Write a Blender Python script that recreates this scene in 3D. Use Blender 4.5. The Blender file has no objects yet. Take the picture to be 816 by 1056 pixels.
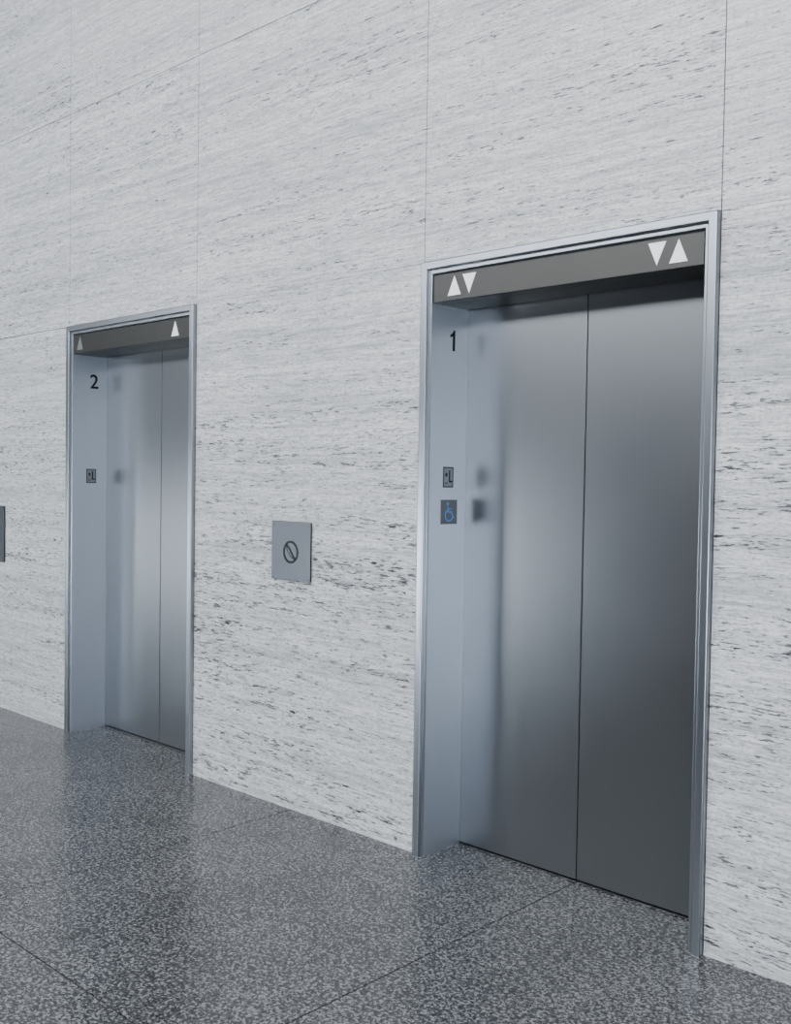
import bpy, bmesh
from math import *
from mathutils import Vector, Matrix
S=bpy.context.scene; COL=S.collection
H=2.40; W=1.265; G=1.544; PITCH=W+G

# ---------------- camera ----------------
cd=bpy.data.cameras.new("camera"); cam=bpy.data.objects.new("camera",cd); COL.objects.link(cam); S.camera=cam
yaw,pitch,roll=-0.75673,-0.03173,0.01543
f=Vector((sin(yaw)*cos(pitch),cos(yaw)*cos(pitch),sin(pitch))); r=Vector((cos(yaw),-sin(yaw),0)); u=r.cross(f)
r2=cos(roll)*r+sin(roll)*u; u2=-sin(roll)*r+cos(roll)*u
M=Matrix((( r2.x,u2.x,-f.x,2.7821),(r2.y,u2.y,-f.y,-3.09452),(r2.z,u2.z,-f.z,1.53011),(0,0,0,1)))
cam.matrix_world=M
cd.sensor_fit='VERTICAL'; cd.sensor_height=36; cd.sensor_width=36*816/1056; cd.lens=36*1058.7/1056; cd.clip_start=.05

# ---------------- node helpers ----------------
class NT:
    def __init__(s,name):
        s.m=bpy.data.materials.new(name); s.m.use_nodes=True; s.t=s.m.node_tree
        s.b=s.t.nodes['Principled BSDF']
    def n(s,ty,**k):
        x=s.t.nodes.new(ty)
        for a,v in k.items(): setattr(x,a,v)
        return x
    def l(s,a,b): s.t.links.new(a,b)
    def put(s,sock,v):
        if hasattr(v,'links') or isinstance(v,bpy.types.NodeSocket): s.l(v,sock)
        else: sock.default_value=v
    def math(s,op,a,b=0.,c=None):
        x=s.n('ShaderNodeMath',operation=op); s.put(x.inputs[0],a); s.put(x.inputs[1],b)
        if c is not None: s.put(x.inputs[2],c)
        return x.outputs[0]
    def vmul(s,v,sc):
        x=s.n('ShaderNodeVectorMath',operation='MULTIPLY'); s.put(x.inputs[0],v); x.inputs[1].default_value=sc; return x.outputs[0]
    def vadd(s,v,w):
        x=s.n('ShaderNodeVectorMath',operation='ADD'); s.put(x.inputs[0],v); s.put(x.inputs[1],w); return x.outputs[0]
    def noise(s,v,scale=1.,detail=2.,rough=.5,dist=0.):
        x=s.n('ShaderNodeTexNoise'); s.put(x.inputs['Vector'],v); x.inputs['Scale'].default_value=scale
        x.inputs['Detail'].default_value=detail; x.inputs['Roughness'].default_value=rough; x.inputs['Distortion'].default_value=dist
        return x.outputs['Fac']
    def ss(s,v,a,b,lo=0.,hi=1.):
        x=s.n('ShaderNodeMapRange',interpolation_type='SMOOTHSTEP'); s.put(x.inputs[0],v)
        x.inputs[1].default_value=a; x.inputs[2].default_value=b; x.inputs[3].default_value=lo; x.inputs[4].default_value=hi
        return x.outputs[0]
    def mix(s,fac,a,b,mode='MIX'):
        x=s.n('ShaderNodeMix',data_type='RGBA',blend_type=mode)
        s.put(x.inputs[0],fac); s.put(x.inputs[6],a); s.put(x.inputs[7],b); return x.outputs[2]
    def ramp(s,v,stops):
        x=s.n('ShaderNodeValToRGB'); s.put(x.inputs[0],v); cr=x.color_ramp
        while len(cr.elements)<len(stops): cr.elements.new(.5)
        for e,(p,c) in zip(cr.elements,stops): e.position=p; e.color=(*c,1)
        return x.outputs[0]
    def set(s,name,v): s.put(s.b.inputs[name],v)
def C(*a): return (a[0],a[1],a[2],1)

def mat_plain(name,col,rough=.5,metal=0.):
    t=NT(name); t.set('Base Color',C(*col)); t.set('Roughness',rough); t.set('Metallic',metal); return t.m

def mat_travertine():
    t=NT('travertine')
    co=t.n('ShaderNodeTexCoord').outputs['Object']
    at=t.n('ShaderNodeAttribute',attribute_name='panel').outputs['Fac']
    cb=t.n('ShaderNodeCombineXYZ'); t.l(at,cb.inputs[1])
    w=t.noise(t.vmul(co,(.9,.9,.9)),1,2)
    sx=t.n('ShaderNodeSeparateXYZ'); t.l(co,sx.inputs[0])
    dz=t.math('ADD',t.math('MULTIPLY',t.math('SUBTRACT',w,.5),.05),t.math('MULTIPLY',sx.outputs[0],.004))
    cz=t.n('ShaderNodeCombineXYZ'); t.l(dz,cz.inputs[2])
    v=t.vadd(t.vadd(co,cz.outputs[0]),cb.outputs[0])
    band=t.noise(t.vmul(v,(.35,1,9)),1,5,.6)
    streak=t.noise(t.vmul(v,(1.8,1,60)),1,7,.70)
    fine=t.noise(t.vmul(v,(11,1,170)),1,4,.75)
    mott=t.noise(t.vmul(v,(8,1,34)),1,6,.65)
    grain=t.noise(t.vmul(v,(70,1,140)),1,3,.7)
    cloud=t.noise(t.vmul(t.vadd(co,(4,0,2)),(.5,1,1.1)),1,3,.5)
    base=t.ramp(band,[(.3,(.49,.494,.498)),(.5,(.62,.622,.625)),(.7,(.735,.737,.738))])
    base=t.mix(t.ss(cloud,.35,.65,.22,0),base,C(.44,.45,.465))
    base=t.mix(t.ss(streak,.45,.62,.0,.38),base,C(.87,.87,.87))
    base=t.mix(t.ss(streak,.50,.34,.0,.42),base,C(.33,.335,.345))
    base=t.mix(t.ss(fine,.46,.66,.0,.64),base,C(.22,.225,.235))
    base=t.mix(t.ss(mott,.45,.7,.0,.20),base,C(.90,.90,.90))
    base=t.mix(t.ss(grain,.46,.72,.0,.64),base,C(.24,.247,.26))
    zone=t.noise(t.vmul(t.vadd(v,(7,3,2)),(.5,1,3.2)),1,3,.6)
    clus=t.noise(t.vmul(t.vadd(v,(1,5,9)),(1.3,1,26)),1,4,.6)
    low=t.ss(sx.outputs[2],3.1,1.2,0,.028)
    p1=t.noise(t.vmul(v,(20,1,140)),1,3,.65)
    p2=t.noise(t.vmul(t.vadd(v,(3,3,3)),(14,1,80)),1,5,.65)
    k=t.math('ADD',t.math('MULTIPLY',t.math('SUBTRACT',clus,.5),.38),t.math('ADD',low,t.math('MULTIPLY',t.math('SUBTRACT',zone,.5),.18)))
    a=t.ss(t.math('ADD',p1,k),.635,.68)
    b=t.ss(t.math('ADD',p2,k),.695,.720)
    pit=t.math('MAXIMUM',t.math('MULTIPLY',a,.80),b)
    halo=t.ss(t.math('ADD',p1,k),.55,.69,0,.28)
    base=t.mix(halo,base,C(.28,.29,.305))
    col=t.mix(t.math('MULTIPLY',pit,.95),base,C(.016,.018,.023))
    t.set('Base Color',col); t.set('Roughness',.6); t.set('Specular IOR Level',.25)
    bp=t.n('ShaderNodeBump'); bp.inputs['Strength'].default_value=.5; bp.inputs['Distance'].default_value=.003
    t.l(t.math('SUBTRACT',t.math('MULTIPLY',fine,.2),pit),bp.inputs['Height']); t.l(bp.outputs[0],t.b.inputs['Normal'])
    return t.m

def mat_granite():
    t=NT('granite')
    co=t.n('ShaderNodeTexCoord').outputs['Object']
    vo=t.n('ShaderNodeTexVoronoi'); t.l(co,vo.inputs['Vector']); vo.inputs['Scale'].default_value=150
    sp=t.n('ShaderNodeSeparateColor'); t.l(vo.outputs['Color'],sp.inputs[0])
    n1=t.noise(co,80,4,.65); n2=t.noise(co,240,2,.6); n3=t.noise(co,2.2,3,.5)
    v=t.math('ADD',t.math('MULTIPLY',sp.outputs[0],.36),t.math('ADD',t.math('MULTIPLY',n1,1.0),t.math('MULTIPLY',n2,.35)))
    v=t.math('ADD',v,t.math('MULTIPLY',t.math('SUBTRACT',n3,.5),.18))
    col=t.ramp(v,[(.60,(.009,.0093,.010)),(.78,(.038,.0395,.042)),(.93,(.100,.102,.106)),(1.,(.24,.242,.247))])
    t.set('Base Color',col); t.set('Roughness',t.ss(n1,.3,.7,.19,.26)); t.set('Specular IOR Level',.5)
    return t.m

def mat_steel(name,col,rough,var=.04,axis='V'):
    t=NT(name); co=t.n('ShaderNodeTexCoord').outputs['Object']
    sc=(420,420,.5) if axis=='V' else (.5,420,420)
    n=t.noise(t.vmul(co,sc),1,2,.5); m=t.noise(t.vmul(co,(2,2,2.4)),1,2,.5)
    c=t.mix(n,C(*[x*(1-var) for x in col]),C(*[min(1,x*(1+var)) for x in col]))
    t.set('Base Color',c); t.set('Metallic',1.)
    t.set('Roughness',t.math('ADD',rough-.03,t.math('MULTIPLY',m,.06)))
    return t.m

TRAV=mat_travertine(); GRAN=mat_granite()
DOORM=mat_steel('brushed_steel_door',(.175,.183,.193),.325,.04)
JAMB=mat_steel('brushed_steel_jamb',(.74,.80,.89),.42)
FACE=mat_steel('brushed_steel_frame',(.30,.318,.345),.30)
HEAD=mat_steel('bronze_steel_header',(.072,.071,.067),.38,axis='H')
PLATE=mat_steel('brushed_steel_plate',(.085,.091,.10),.40)
SIGNP=mat_steel('sign_plate_steel',(.36,.38,.41),.48)
WHITE=mat_plain('arrow_white',(.95,.95,.95),.4)
DIM=mat_plain('arrow_unlit',(.16,.17,.17),.4)
BLACK=mat_plain('black_enamel',(.004,.004,.005),.6)
BLUE=mat_plain('blue_enamel',(.10,.29,.66),.4)
SIGN=mat_plain('sign_grey',(.13,.14,.16),.5,.2)
DARK=mat_plain('dark_gap',(.008,.008,.01),.7)
SEAL=mat_plain('stone_joint',(.02,.022,.027),.8)
FJ=mat_plain('floor_joint',(.004,.005,.006),.7)
PLASTER=mat_plain('plaster',(.075,.078,.084),.8)
CEIL=mat_plain('ceiling_paint',(.5,.51,.53),.8)
MULL=mat_plain('window_frame_metal',(.08,.085,.09),.4,.6)  # metal of the added, unseen windows

# ---------------- mesh helpers ----------------
def obj(name,verts,faces,mat,parent=None,bevel=0,loc=None):
    me=bpy.data.meshes.new(name); me.from_pydata(verts,[],faces); me.update()
    bm=bmesh.new(); bm.from_mesh(me); bmesh.ops.recalc_face_normals(bm,faces=bm.faces) if len(faces)>4 else None
    bm.to_mesh(me); bm.free()
    o=bpy.data.objects.new(name,me); COL.objects.link(o); me.materials.append(mat)
    if parent: o.parent=parent
    if bevel:
        b=o.modifiers.new('bevel','BEVEL'); b.width=bevel; b.segments=2; b.limit_method='ANGLE'
    return o
def boxdata(x0,x1,y0,y1,z0,z1,off=0):
    v=[(x,y,z) for x in (x0,x1) for y in (y0,y1) for z in (z0,z1)]
    fc=[(0,1,3,2),(4,6,7,5),(0,4,5,1),(2,3,7,6),(0,2,6,4),(1,5,7,3)]
    return v,[tuple(i+off for i in q) for q in fc]
def box(name,b,mat,parent=None,bevel=0):
    v,fc=boxdata(*b); return obj(name,v,fc,mat,parent,bevel)
def boxes(name,bs,mat,parent=None,bevel=0):
    V=[];F=[]
    for b in bs:
        v,fc=boxdata(*b,off=len(V)); V+=v; F+=fc
    return obj(name,V,F,mat,parent,bevel)
def empty(name,loc=(0,0,0)):
    e=bpy.data.objects.new(name,None); COL.objects.link(e); e.location=loc; e.empty_display_size=.1; return e

def ribbon(pts,w,closed=False):
    n=len(pts); V=[];F=[]
    for i,p in enumerate(pts):
        p=Vector(p)
        a=Vector(pts[(i-1)%n]) if (i>0 or closed) else p
        b=Vector(pts[(i+1)%n]) if (i<n-1 or closed) else p
        d1=(p-a).normalized() if (p-a).length>0 else (b-p).normalized()
        d2=(b-p).normalized() if (b-p).length>0 else d1
        t=(d1+d2).normalized(); nn=Vector((-t.y,t.x)); m=w/2/max(.35,nn.dot(Vector((-d1.y,d1.x))))
        V+=[p+nn*m,p-nn*m]
    for i in range(n if closed else n-1):
        j=(i+1)%n; F.append((2*i,2*i+1,2*j+1,2*j))
    return [tuple(v) for v in V],F
def disc(c,rad,n=24): return [(c[0]+rad*cos(2*pi*i/n),c[1]+rad*sin(2*pi*i/n)) for i in range(n)],[tuple(range(n))]
def symbol(name,shapes,fn,mat,parent,h=.0012):
    V=[];F=[]
    for sv,sf in shapes:
        o=len(V); k=len(sv)
        V+=[fn(a,b,h) for a,b in sv]+[fn(a,b,0) for a,b in sv]
        edges={}
        for q in sf:
            F.append(tuple(i+o for i in q))
            for i in range(len(q)):
                e=(q[i],q[(i+1)%len(q)]); edges[e]=1
        for (a,b) in edges:
            if (b,a) not in edges: F.append((a+o,a+o+k,b+o+k,b+o))
    return obj(name,V,F,mat,parent)

# ---------------- elevator wall ----------------
T=.30
edges=[]
for k in range(-6,5): edges+= [k*PITCH, k*PITCH+W]
zs=[0,H,3.64,4.88,6.0]
V=[];F=[];P=[]
for i in range(len(edges)-1):
    a,b=edges[i],edges[i+1]
    for j in range(len(zs)-1):
        z0,z1=zs[j],zs[j+1]
        if j==0 and (abs(a)<.01 or abs(a+PITCH)<.01): continue
        wide=.0018 if b<-PITCH+.01 else .0008
        g=.0021; gz=wide if j==0 else .0018
        gl=0 if j==0 else (wide if j==1 else .0018)
        v,fc=boxdata(a+g,b-g,0,T,z0+gl,z1-gz,off=len(V)); V+=v;F+=fc
        P+= [i*.13+j*.31]*6
me=bpy.data.meshes.new('wall_back'); me.from_pydata(V,[],F)
at=me.attributes.new('panel','FLOAT','FACE'); at.data.foreach_set('value',P)
me.materials.append(TRAV)
o=bpy.data.objects.new('wall_back',me); COL.objects.link(o)
bm=bmesh.new(); bm.from_mesh(me); bmesh.ops.recalc_face_normals(bm,faces=bm.faces); bm.to_mesh(me); bm.free()
X0,X1=edges[0],edges[-1]
bs=[(X0,-PITCH,.006,T-.01,0,6),(-PITCH+W,0,.006,T-.01,0,6),(W,X1,.006,T-.01,0,6),(-PITCH-.0,-PITCH+W,.006,T-.01,H+.002,6),(0,W,.006,T-.01,H+.002,6)]
mo=boxes('wall_joint_mortar',bs,SEAL,bpy.data.objects['wall_back'])

# ---------------- floor ----------------
YF=-9.0
cx=W/2; hp=PITCH/2
fx=[];k=-14
while cx+k*hp<X1:
    if cx+k*hp>X0: fx.append(cx+k*hp)
    k+=1
fx=[X0]+fx+[X1]
fy=[.60,-1.53,-1.53-1.4,-1.53-2.8,-1.53-4.2,-1.53-5.6,YF]
bs=[]
g=.0026
for i in range(len(fx)-1):
    for j in range(len(fy)-1):
        bs.append((fx[i]+g,fx[i+1]-g,fy[j+1]+g,fy[j]-g,-.03,0))
fl=boxes('floor',bs,GRAN)
box('floor_grout',(X0,X1,YF,.6,-.06,-.002),FJ,fl)

# ---------------- lift entrances ----------------
FW=.05; DY=.22; HB=2.235
def sweep(name,prof,parent,mats,ox,idx):
    V=[];F=[];MI=[]
    for (uu,y) in prof:
        V+=[(ox+uu,y,0),(ox+uu,y,H-uu),(ox+W-uu,y,H-uu),(ox+W-uu,y,0)]
    for i in range(len(prof)-1):
        for s in range(3):
            a=i*4+s; F.append((a,a+1,a+5,a+4)); MI.append(idx[i])
    o=obj(name,V,F,mats[0],parent,.0015)
    for m in mats[1:]: o.data.materials.append(m)
    for p,m in zip(o.data.polygons,MI): p.material_index=m
    return o
def tri(cx_,cz,w,h,up=True):
    s=1 if up else -1
    return [(cx_-w/2,cz-s*h/2),(cx_+w/2,cz-s*h/2),(cx_,cz+s*h/2)],[(0,1,2)]
def entrance(ox,digit,arrows,ada):
    E=empty('elevator_entrance',(ox+W/2,0,0))
    kids=[]
    def K(o): kids.append(o); return o
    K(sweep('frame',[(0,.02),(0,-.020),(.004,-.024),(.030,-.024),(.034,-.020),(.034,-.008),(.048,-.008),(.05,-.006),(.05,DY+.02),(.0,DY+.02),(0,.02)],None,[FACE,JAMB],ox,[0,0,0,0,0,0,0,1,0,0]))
    K(box('header_panel',(ox+FW+.004,ox+W-FW-.004,-.004,.055,HB,H-FW-.006),HEAD,None,.003))
    K(boxes('header_trim',[(ox+FW,ox+W-FW,.004,.05,H-FW-.006,H-FW),(ox+FW,ox+W-FW,.057,DY-.012,HB+.006,H-FW)],DARK))
    K(box('header_soffit',(ox+FW,ox+W-FW,.055,DY-.014,HB,HB+.006),HEAD))
    m=ox+W/2
    K(box('door_leaf_1',(ox+FW-.01,m-.0014,DY,DY+.035,.008,HB+.03),DOORM,None,.003))
    K(box('door_leaf_2',(m+.0014,ox+W-FW+.01,DY,DY+.035,.008,HB+.03),DOORM,None,.003))
    K(box('shaft_back',(ox+FW-.01,ox+W-FW+.01,DY+.045,DY+.06,0,HB+.05),DARK))
    K(boxes('sill',[(ox+FW,ox+W-FW,DY+.002,DY+.03,0,.004)],PLATE))
    fh=lambda a,b,h:(ox+a,-.004-h,b)
    for i,(ax,up,lit) in enumerate(arrows):
        K(symbol('arrow_%d'%(i+1),[tri(ax,2.293,.066,.076,up)],fh,WHITE if lit else DIM,None,.002))
    fj2=lambda a,b,h:(ox+FW+.002+h,a,b)
    fj0=lambda a,b,h:(ox+FW+h,a,b)
    if digit=='1':
        sh=[([(.124,2.058),(.138,2.058),(.138,2.142),(.128,2.142),(.124,2.132)],[(0,1,2,3,4)]),([(.124,2.132),(.108,2.122),(.108,2.112),(.124,2.118)],[(0,1,2,3)][:1])]
        K(symbol('floor_digit',sh,fj0,BLACK,None))
    else:
        cu=bpy.data.curves.new('digit','FONT'); cu.body=digit; cu.size=.118; cu.align_x='CENTER'; cu.extrude=.0008; cu.offset=.001
        to=bpy.data.objects.new('tmp',cu); COL.objects.link(to)
        dg=bpy.context.evaluated_depsgraph_get(); me=bpy.data.meshes.new_from_object(to.evaluated_get(dg)); bpy.data.objects.remove(to)
        me.transform(Matrix(((0,0,1,ox+FW+.001),(1,0,0,.135),(0,1,0,2.045),(0,0,0,1))))
        me.materials.clear(); me.materials.append(BLACK)
        o=bpy.data.objects.new('floor_digit',me); COL.objects.link(o); K(o)
    a0,a1,b0,b1=.075,.140,1.50,1.585
    if not ada: b0-=.02; b1-=.02; a0+=.01; a1+=.01
    K(box('tactile_sign',(ox+FW,ox+FW+.002,a0,a1,b0,b1),SIGNP,None,.0006))
    am=(a0+a1)/2; bm_=(b0+b1)/2
    star=[(am-.012+.010*(1 if i%2==0 else .45)*sin(pi*i/5),bm_+.010+.012*(1 if i%2==0 else .45)*cos(pi*i/5)) for i in range(10)]
    K(symbol('tactile_sign_mark',[ribbon([(a0+.003,b0+.003),(a1-.003,b0+.003),(a1-.003,b1-.003),(a0+.003,b1-.003)],.004,True),
        (star,[tuple(range(10))]),ribbon([(am+.008,bm_+.028),(am+.008,bm_-.018),(am+.024,bm_-.018)],.007),
        disc((am-.018,bm_-.024),.003,10),disc((am-.008,bm_-.024),.003,10)],fj2,BLACK,None))
    if ada:
        a0,a1,b0,b1=.066,.168,1.350,1.450
        K(box('access_sign',(ox+FW,ox+FW+.002,a0,a1,b0,b1),SIGN,None,.0006))
        s=.00092; c0=(a0+a1)/2; c1=(b0+b1)/2
        def p(x,y): return (c0+x*s,c1+y*s)
        sh=[disc(p(-10,36),.006),ribbon([p(-9,24),p(-7,0),p(16,0),p(26,-26),p(35,-23)],.0055),ribbon([p(-8,13),p(14,13)],.005),
            ribbon([ (p(0,-14)[0]+.024*cos(radians(t)),p(0,-14)[1]+.024*sin(radians(t))) for t in range(118,360,11)],.005)]
        K(symbol('access_sign_symbol',sh,fj2,BLUE,None))
    for k in kids:
        k.parent=E; k.matrix_parent_inverse=Matrix.Translation((-(ox+W/2),0,0))
    return E
entrance(0,'1',[(.163,True,1),(.238,False,1),(1.043,False,1),(1.122,True,1)],True)
entrance(-PITCH,'2',[(.13,True,0),(1.085,True,1)],False)

# ---------------- call panels ----------------
def call_panel(x0,x1,z0,z1):
    xm=(x0+x1)/2; zm=(z0+z1)/2-.005
    E=empty('elevator_call_panel',(xm,0,zm)); kids=[]
    kids.append(box('backbox',(x0+.004,x1-.004,-.007,-.0006,z0+.004,z1-.004),DARK))
    kids.append(box('faceplate',(x0,x1,-.012,-.007,z0,z1),PLATE,None,.001))
    fn=lambda a,b,h:(xm+a,-.012-h,zm+b)
    R=.047
    sl=[(-.030,.034),(-.012,.020),(.010,-.008),(.031,-.034)]
    sl2=[(-.030,.034),(-.024,.008),(-.002,-.018),(.031,-.034)]
    kids.append(symbol('button_symbol',[ribbon([(R*cos(2*pi*i/40),R*sin(2*pi*i/40)) for i in range(40)],.011,True),ribbon(sl,.010),ribbon(sl2,.004)],fn,BLACK,None))
    kids.append(symbol('corner_screws',[disc((sx*((x1-x0)/2-.014),sz*((z1-z0)/2-.014)),.003,10) for sx in (-1,1) for sz in (-1,1)],fn,DARK,None,.0005))
    for k in kids:
        k.parent=E; k.matrix_parent_inverse=Matrix.Translation((-xm,0,-zm))
call_panel(-.92,-.65,1.06,1.33)
call_panel(-3.89,-3.61,.955,1.32)

# ---------------- lobby shell ----------------
CZ=6.0
box('ceiling',(X0-.2,X1+.2,YF-.3,T,CZ,CZ+.2),CEIL)
box('wall_left',(X0-.2,X0,YF-.3,T,-.06,CZ),PLASTER)
box('wall_right',(X1,X1+.2,YF-.3,T,-.06,CZ),PLASTER)
def light(name,x,y,z,sx,sy,e,rot,col=(.905,.945,1.0)):
    l=bpy.data.lights.new(name,'AREA'); l.shape='RECTANGLE'; l.size=sx; l.size_y=sy; l.energy=e; l.color=col
    o=bpy.data.objects.new(name,l); COL.objects.link(o); o.location=(x,y,z); o.rotation_euler=rot; return o
def window(name,a,b,z0,z1,n):  # frame around an added, unseen opening
    w=.05
    bs=[(a,b,YF-.2,YF-.1,z0,z0+w),(a,b,YF-.2,YF-.1,z1-w,z1)]
    for i in range(n+1):
        x=a+(b-a-w)*i/n; bs.append((x,x+w,YF-.2,YF-.1,z0,z1))
    boxes(name,bs,MULL)
added_clere=[(-15.5,-9.5),(-8.5,-2.5),(-1.5,4.5),(5.5,11.5)]  # high openings added out of view to light the elevator wall frontally
added_low=[(-16.8,-14.2,150),(-11.0,-7.8,220),(6.4,11.4,270)]  # low openings added out of view for bright reflections in doors and jambs
zc0,zc1=4.5,5.8; zl0,zl1=.02,.75
bs=[(X0,X1,YF-.3,YF,-.06,zl0),(X0,X1,YF-.3,YF,zl1,zc0),(X0,X1,YF-.3,YF,zc1,CZ)]
for (lst,a0,a1) in ((added_low,zl0,zl1),(added_clere,zc0,zc1)):
    px=X0
    for q in lst: bs.append((px,q[0],YF-.3,YF,a0,a1)); px=q[1]
    bs.append((px,X1,YF-.3,YF,a0,a1))
boxes('wall_front',bs,PLASTER)
i=0
for (a,b),e in zip(added_clere,(250,370,590,360)):
    i+=1; window('window_%d'%i,a,b,zc0,zc1,4)
    light('fill_light_%d'%i,(a+b)/2,YF-.32,(zc0+zc1)/2,b-a,zc1-zc0,e,(radians(90),0,0))  # added area lamp behind the high opening, brightens the elevator wall
for a,b,e in added_low:
    i+=1; window('window_%d'%i,a,b,zl0,zl1,3)
    light('fill_light_%d'%i,(a+b)/2,YF-.32,(zl0+zl1)/2,b-a,zl1-zl0,(b-a)*(zl1-zl0)*e,(radians(90),0,0),(.84,.92,1))  # added area lamp behind the low opening, feeds the steel highlights
for i,(x,y) in enumerate([(-6,-3.2),(-2,-3.2),(2,-3.2)]):
    light('ceiling_fill_%d'%(i+1),x,y,CZ-.02,2.4,1.2,(40,90,180)[i],(0,0,0),(.95,.97,1))  # unseen overhead lamps added to wash the elevator wall
w=bpy.data.worlds.new('world'); S.world=w; w.use_nodes=True
bg=w.node_tree.nodes['Background']; bg.inputs[0].default_value=(.7,.82,1,1); bg.inputs[1].default_value=.5
